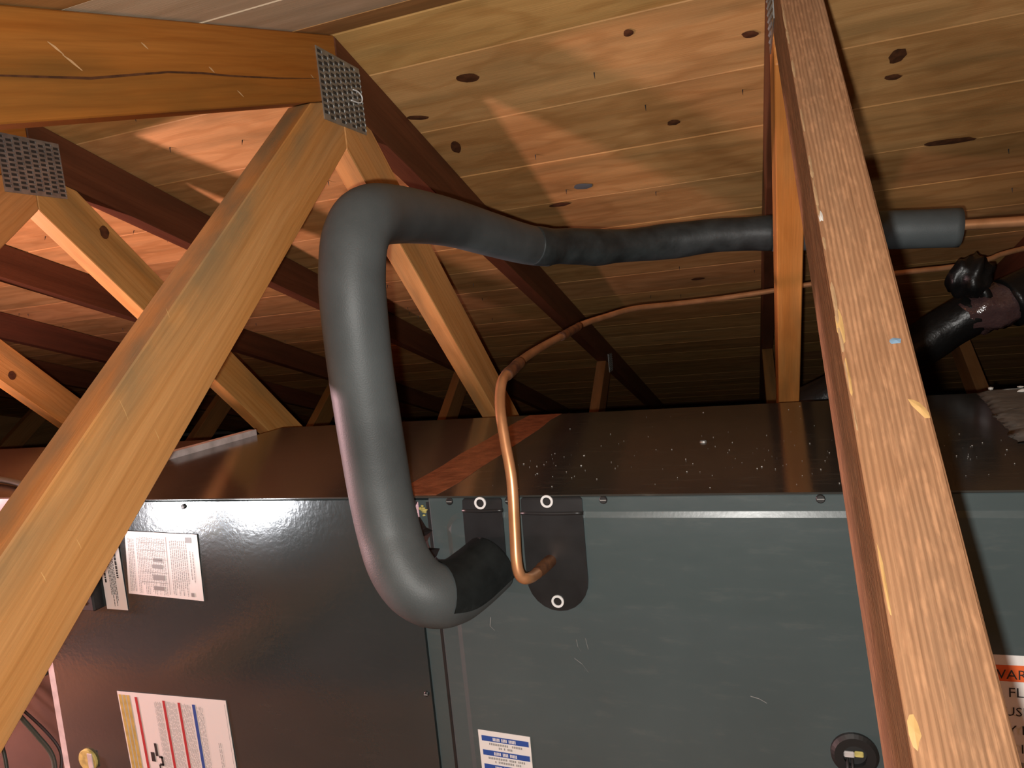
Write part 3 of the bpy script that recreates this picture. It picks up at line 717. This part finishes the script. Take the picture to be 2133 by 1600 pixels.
# drain knock-out, wiring grommet with wires
cyl_y('knockout', -1.003, YF - .004, YF, -1.0075, .0165, 'fibre', fur, seg=22, hole=.0, bevel=.001)
box('knockout_insert', (-.9995, YF - .0055, -1.020), (-.990, YF - .004, -.995), 'gasket', fur, bevel=.0005)
gr = cyl_y('grommet', .0008, YP - .006, YP, -.8790, .0210, 'black', coil, seg=32, hole=.0105, bevel=.003)
cyl_y('grommet_throat', .0008, YP - .001, YP - .0002, -.8790, .0105, 'ink_black', gr, seg=24)
box('fibre_peek', (.0005, YP - .0035, -.8815), (.0085, YP - .001, -.8755), 'fibre', gr, bevel=.001)
box('sheath_peek', (-.0088, YP - .004, -.8822), (.0005, YP - .001, -.8762), 'gasket', gr, bevel=.001)
for k, dx in enumerate((0, .0042)):
    tube('control_wire', [(-.006 + dx, YP - .001, -.882), (-.0065 + dx, YP - .010, -.888), (-.009 + dx, YP - .014, -.900), (-.014 + dx * 1.4, YP - .014, -.94), (-.02 + dx, YP - .012, -1.0), (-.02 + dx, YP - .010, ZB + .002)], .0014, 'black', seg=8,
         label=['thin black wire hanging from the round grommet, left one', 'thin black wire hanging from the round grommet, right one'][k], cat='wire', group='wires from the grommet')

# brown tape patch, mastic and crumbs on the coil lid
bm = bmesh.new(); zt = ZT + .0016
left = [(-.468, -.245), (-.4685, -.17), (-.470, -.10), (-.4730, -.02), (-.475, .08), (-.4765, .18), (-.4765, .262), (-.476, .329)]
right = [(-.408, -.245), (-.404, -.19), (-.405, -.12), (-.4065, -.03), (-.409, .07), (-.411, .17), (-.4125, .262), (-.414, .329)]
lv = [bm.verts.new((x + random.uniform(-.002, .002), y, zt)) for x, y in left]; rv = [bm.verts.new((x + random.uniform(-.003, .003), y, zt)) for x, y in right]
for i in range(len(lv) - 1): bm.faces.new((lv[i], lv[i + 1], rv[i + 1], rv[i]))
ex = bmesh.ops.extrude_face_region(bm, geom=bm.faces[:]); 
for v in [g for g in ex['geom'] if isinstance(g, bmesh.types.BMVert)]: v.co.z -= .0004
tape_obj = link('tape_strip', bm_mesh('tape_strip', bm), 'redtape', coil, label='reddish brown tape across the lid')
def mastic():
    bm = bmesh.new(); nx, ny = 14, 30; g = []
    for j in range(ny + 1):
        row = []
        y = -.06 + (.392) * j / ny
        xe = .198 + .07 * ((y + .06) / .39) + .006 * noise.noise((0, y * 30, 3)) + .004 * noise.noise((5, y * 80, 3))
        for i in range(nx + 1):
            x = xe + (KX1 + .08 - xe) * i / nx; h = .0036 + .0006 * noise.noise((x * 40, y * 40, 1)) if i else .0
            row.append(bm.verts.new((x, y, ZT + .0014 + h)))
        g.append(row)
    for j in range(ny):
        for i in range(nx): bm.faces.new((g[j][i], g[j][i + 1], g[j + 1][i + 1], g[j + 1][i]))
    bmesh.ops.solidify(bm, geom=bm.faces[:], thickness=.0005)
    return bm_mesh('mastic_seal', bm)
mas = link('mastic_seal', mastic(), 'mastic', coil, label='thick grey mastic smeared over the joint', smooth=True)
for c_ in [(.285, .325, ZT + .008, .005), (.325, .327, ZT + .008, .0038), (.315, .285, ZT + .008, .005), (.36, .30, ZT + .008, .004)]: lumps('mastic_crumb', [c_], 'crumb', coil)
spots = []
for i in range(170):
    x = random.uniform(-.36, .19); y = random.gauss(-.12, .07) if random.random() < .7 else random.uniform(-.23, .3)
    if y < -.24 or y > .31: continue
    spots.append((x, y, ZT + .0018, random.choice([.0003, .0004, .0004, .0006, .0008])))
dust = lumps('dust', spots, 'crumb', kind='stuff'); dust['label'] = 'pale specks of dust scattered on the coil cabinet lid'; dust['category'] = 'dust'

# supply plenum to the left, with its pale gasket collar
ple = root('duct_plenum', (-1.6, .03, ZB), 'sheet metal duct plenum, reddish wood reflection painted in, at the left end of the furnace', 'duct')
box('body', (-2.6, -.205, ZB), (-1.067, .255, ZT - .006), 'plenum', ple, bevel=.002)
def frame_ring(name, x0, x1, y0, y1, z0, z1, w, mat, parent):
    bm = bmesh.new()
    o = [(y0, z0), (y1, z0), (y1, z1), (y0, z1)]; i_ = [(y0 + w, z0 + w), (y1 - w, z0 + w), (y1 - w, z1 - w), (y0 + w, z1 - w)]
    A = [bm.verts.new((x0, *p)) for p in o]; B_ = [bm.verts.new((x1, *p)) for p in o]; C = [bm.verts.new((x0, *p)) for p in i_]; D = [bm.verts.new((x1, *p)) for p in i_]
    for k in range(4):
        n = (k + 1) % 4
        bm.faces.new((A[k], A[n], B_[n], B_[k])); bm.faces.new((C[k], D[k], D[n], C[n])); bm.faces.new((A[k], C[k], C[n], A[n])); bm.faces.new((B_[k], B_[n], D[n], D[k]))
    return link(name, bm_mesh(name, bm), mat, parent)
frame_ring('gasket_collar', -1.0655, -1.047, -.243, .245, ZB + .001, ZT + .013, .03, 'gasket', ple)
tube('black_cable', [(-1.75, -.04, ZT + .004), (-1.45, -.075, ZT + .003), (-1.279, -.118, ZT + .0015), (-1.184, -.152, ZT + .0005), (-1.10, -.196, ZT + .002), (-1.085, -.222, ZT - .02), (-1.085, -.228, -.75), (-1.10, -.226, -.90)], .0055, 'wire_green', seg=10, label='dark cable lying across the duct plenum top', cat='cable')
FC = [[(-1.27, -.238, -.86), (-1.215, -.236, -.905), (-1.1797, -.235, -.9358), (-1.1553, -.235, -.9645), (-1.1259, -.235, -.9923), (-1.0969, -.237, -1.0198), (-1.078, -.25, -1.045), (-1.062, -.268, ZB + .0035)],
      [(-1.26, -.222, -.88), (-1.205, -.226, -.93), (-1.1731, -.228, -.9510), (-1.1503, -.228, -.9640), (-1.1114, -.228, -.9930), (-1.0871, -.230, -1.0200), (-1.074, -.245, -1.048), (-1.06, -.259, ZB + .0025)],
      [(-1.30, -.24, -.90), (-1.24, -.24, -.945), (-1.205, -.24, -.975), (-1.188, -.245, -1.02), (-1.18, -.25, -1.05), (-1.17, -.26, ZB + .003)]]
for k, r in enumerate((.0036, .0022, .0030)):
    tube('floor_cable', FC[k], r, ['wire_green', 'black', 'wire_green'][k], seg=8,
         label=['thick dark green cable running down to the platform by the furnace corner', 'thin black wire beside the thick green cable', 'dark cable furthest from the furnace corner at lower left'][k], cat='cable', group='cables at the furnace corner')

# ------------------------------------------------------------------ refrigerant lines
suc = root('suction_line', (-.349, YF, -.699), 'thick black foam insulated pipe rising from the coil and running right', 'pipe')
S1 = [(-.3494, -.2575, -.6991), (-.3600, -.2850, -.7060), (-.3690, -.3140, -.7080), (-.3790, -.3360, -.7020), (-.3960, -.3430, -.6890), (-.4120, -.3410, -.6665), (-.4240, -.3330, -.6359), (-.4301, -.3310, -.5868), (-.4304, -.3366, -.5165), (-.4289, -.3420, -.4683), (-.4258, -.3461, -.4124),
      (-.4248, -.3422, -.3757), (-.4231, -.3320, -.3450), (-.4215, -.3050, -.3240), (-.4305, -.2263, -.3106), (-.4390, -.0698, -.3012), (-.4187, .0538, -.3115), (-.3957, .1563, -.3213), (-.3772, .2049, -.3242)]
tube('foam_sleeve', S1, lambda t: .0318, 'foam', suc, seg=32, sub=8, wob=.018, wfreq=16, label='charcoal foam sleeve with a wide bend')
def half_wrap(name, pts, r, a0, a1, mat, parent, **kw):
    path = smooth_path(pts, 5); bm = bmesh.new(); rows = []
    for i, p in enumerate(path):
        t = (path[min(i + 1, len(path) - 1)] - path[max(i - 1, 0)]).normalized(); sx = t.cross(Vector((0, 0, 1))).normalized(); up = sx.cross(t)
        f = i / (len(path) - 1); rows.append([bm.verts.new(p + (sx * math.cos(a) + up * math.sin(a)) * (r * (1 + .012 * noise.noise(p * 60 + Vector((a, 0, 0)))))) for a in [math.radians(a0 + (a1 - a0) * k / 16) for k in range(17)]])
    for x, y in zip(rows, rows[1:]):
        for k in range(16): bm.faces.new((x[k], x[k + 1], y[k + 1], y[k]))
    bmesh.ops.solidify(bm, geom=bm.faces[:], thickness=.0008)
    return link(name, bm_mesh(name, bm), mat, parent, smooth=True, **kw)
half_wrap('tape_patch', S1[:4], .0332, -20, 200, 'tape', suc, label='smooth black tape patch over the sleeve end')
S2 = [(-.3899, .1636, -.3223), (-.3732, .1903, -.3249), (-.3563, .2174, -.3244), (-.3199, .2615, -.3275), (-.2946, .2914, -.3279), (-.2379, .3375, -.3267), (-.1924, .3639, -.3263), (-.1047, .3835, -.3249), (-.0161, .3940, -.3318), (.0841, .3970, -.3413), (.1784, .3940, -.3518), (.2684, .3920, -.3607)]
tube('taped_sleeve', S2[:9], lambda t: .0308 + .0012 * math.sin(t * 19), 'tape', suc, seg=28, sub=7, wob=.06, wfreq=22, label='wrinkled black tape over the sleeve')
tube('foam_sleeve', S2[8:], .0318, 'foam', suc, seg=28, sub=6, wob=.01)
tube('copper_tube', [(.20, .392, -.3535), (.2618, .3910, -.3567), (.3563, .3898, -.3626), (.46, .384, -.3693), (.9, .40, -.40)], .0085, 'copper', suc, seg=16, label='bare copper beyond the sleeve')
liq = root('liquid_line', (-.2797, YF, -.694), 'thin bare copper tube bent up from the coil and off to the right', 'pipe')
LQ = [(-.2797, -.2480, -.6939), (-.2856, -.2883, -.6951), (-.2872, -.3149, -.6906), (-.2924, -.3215, -.6857), (-.2951, -.3211, -.6715), (-.2965, -.3132, -.6406), (-.2979, -.304, -.5951), (-.3052, -.2923, -.5588), (-.3109, -.281, -.5312), (-.3152, -.2648, -.5135), (-.3199, -.2387, -.5011), (-.324, -.1971, -.4957), (-.3349, -.1152, -.4888), (-.3449, .0096, -.4808), (-.3422, .1605, -.4678), (-.3371, .2481, -.4582), (-.3162, .341, -.4502), (-.2771, .4404, -.4404), (-.2112, .5269, -.4393), (-.1185, .5909, -.4371), (-.0111, .6284, -.4311), (.0628, .6437, -.4258), (.2438, .6853, -.4202), (.3374, .7176, -.419), (.4081, .7427, -.4105), (.484, .7704, -.3947), (.9, .9, -.34)]
tube('copper_tube', LQ, .0055, 'copper', liq, seg=14, sub=6)
tube('brazed_stub', [(-.2797, -.2490, -.6939), (-.2830, -.2700, -.6947), (-.2862, -.2910, -.6950)], lambda t: .0066 if t < .8 else .0060, 'copper_old', liq, seg=14, sub=5, wob=.06, wfreq=200, label='heat-browned braze joint')
tube('brazed_coupling', [(-.3215, -.2220, -.4985), (-.3262, -.180, -.4945), (-.3315, -.140, -.4908)], .0068, 'copper_old', liq, seg=14, sub=4, wob=.08, wfreq=150, label='flux-stained coupling')
tube('brazed_coupling', [(-.3430, .110, -.4725), (-.3422, .1605, -.4678), (-.3385, .225, -.4608)], .0068, 'copper_old', liq, seg=14, sub=4, wob=.08, wfreq=150)
# the next system's line at the right
oth = root('insulated_pipe', (.33, .74, -.55), 'dark insulated pipe joint wrapped in shiny plastic at the right edge', 'pipe')
tube('foam_sleeve', [(.8, .80, -.37), (.62, .765, -.43), (.50, .745, -.478), (.435, .735, -.503)], .052, 'tape_shaded', oth, seg=24, sub=5, wob=.03)
tube('foam_sleeve', [(.385, .745, -.513), (.33, .755, -.545), (.27, .757, -.585), (.16, .77, -.65), (.02, .8, -.72)], .046, 'tape_shaded', oth, seg=24, sub=5, wob=.03)
tube('plastic_wrap', [(.445, .735, -.499), (.40, .738, -.512), (.365, .745, -.528)], lambda t: .038 + .008 * math.sin(t * 3.1), 'plastic', oth, seg=22, sub=6, wob=.3, wfreq=75, label='crinkled shiny clear wrap')
tube('tape_knot', [(.335, .712, -.425), (.352, .706, -.436), (.372, .706, -.446), (.386, .712, -.455)], lambda t: .026 + .016 * math.sin(t * 3.1), 'tape_shaded', oth, seg=18, sub=6, wob=.45, wfreq=55, label='lump of black tape tying the copper tube')
tube('tape_tail', [(.372, .706, -.45), (.388, .708, -.475), (.398, .715, -.50)], .012, 'tape_shaded', oth, seg=12, sub=5, wob=.3, wfreq=60)

# light scratches on the coil door
for pts in ([(-.262, -.782), (-.261, -.790), (-.258, -.795)], [(-.252, -.780), (-.250, -.792)], [(-.266, -.803), (-.258, -.809), (-.252, -.818)], [(-.357, -.762), (-.359, -.772), (-.354, -.777)], [(-.09, -.83), (-.082, -.832), (-.075, -.836)]):
    bm = bmesh.new(); vs = [(bm.verts.new((x, YP - .00015, z + .0004)), bm.verts.new((x + .0004, YP - .00015, z - .0004))) for x, z in pts]
    for a, b in zip(vs, vs[1:]): bm.faces.new((a[0], b[0], b[1], a[1]))
    link('scratch', bm_mesh('scratch', bm), 'ink', coil)
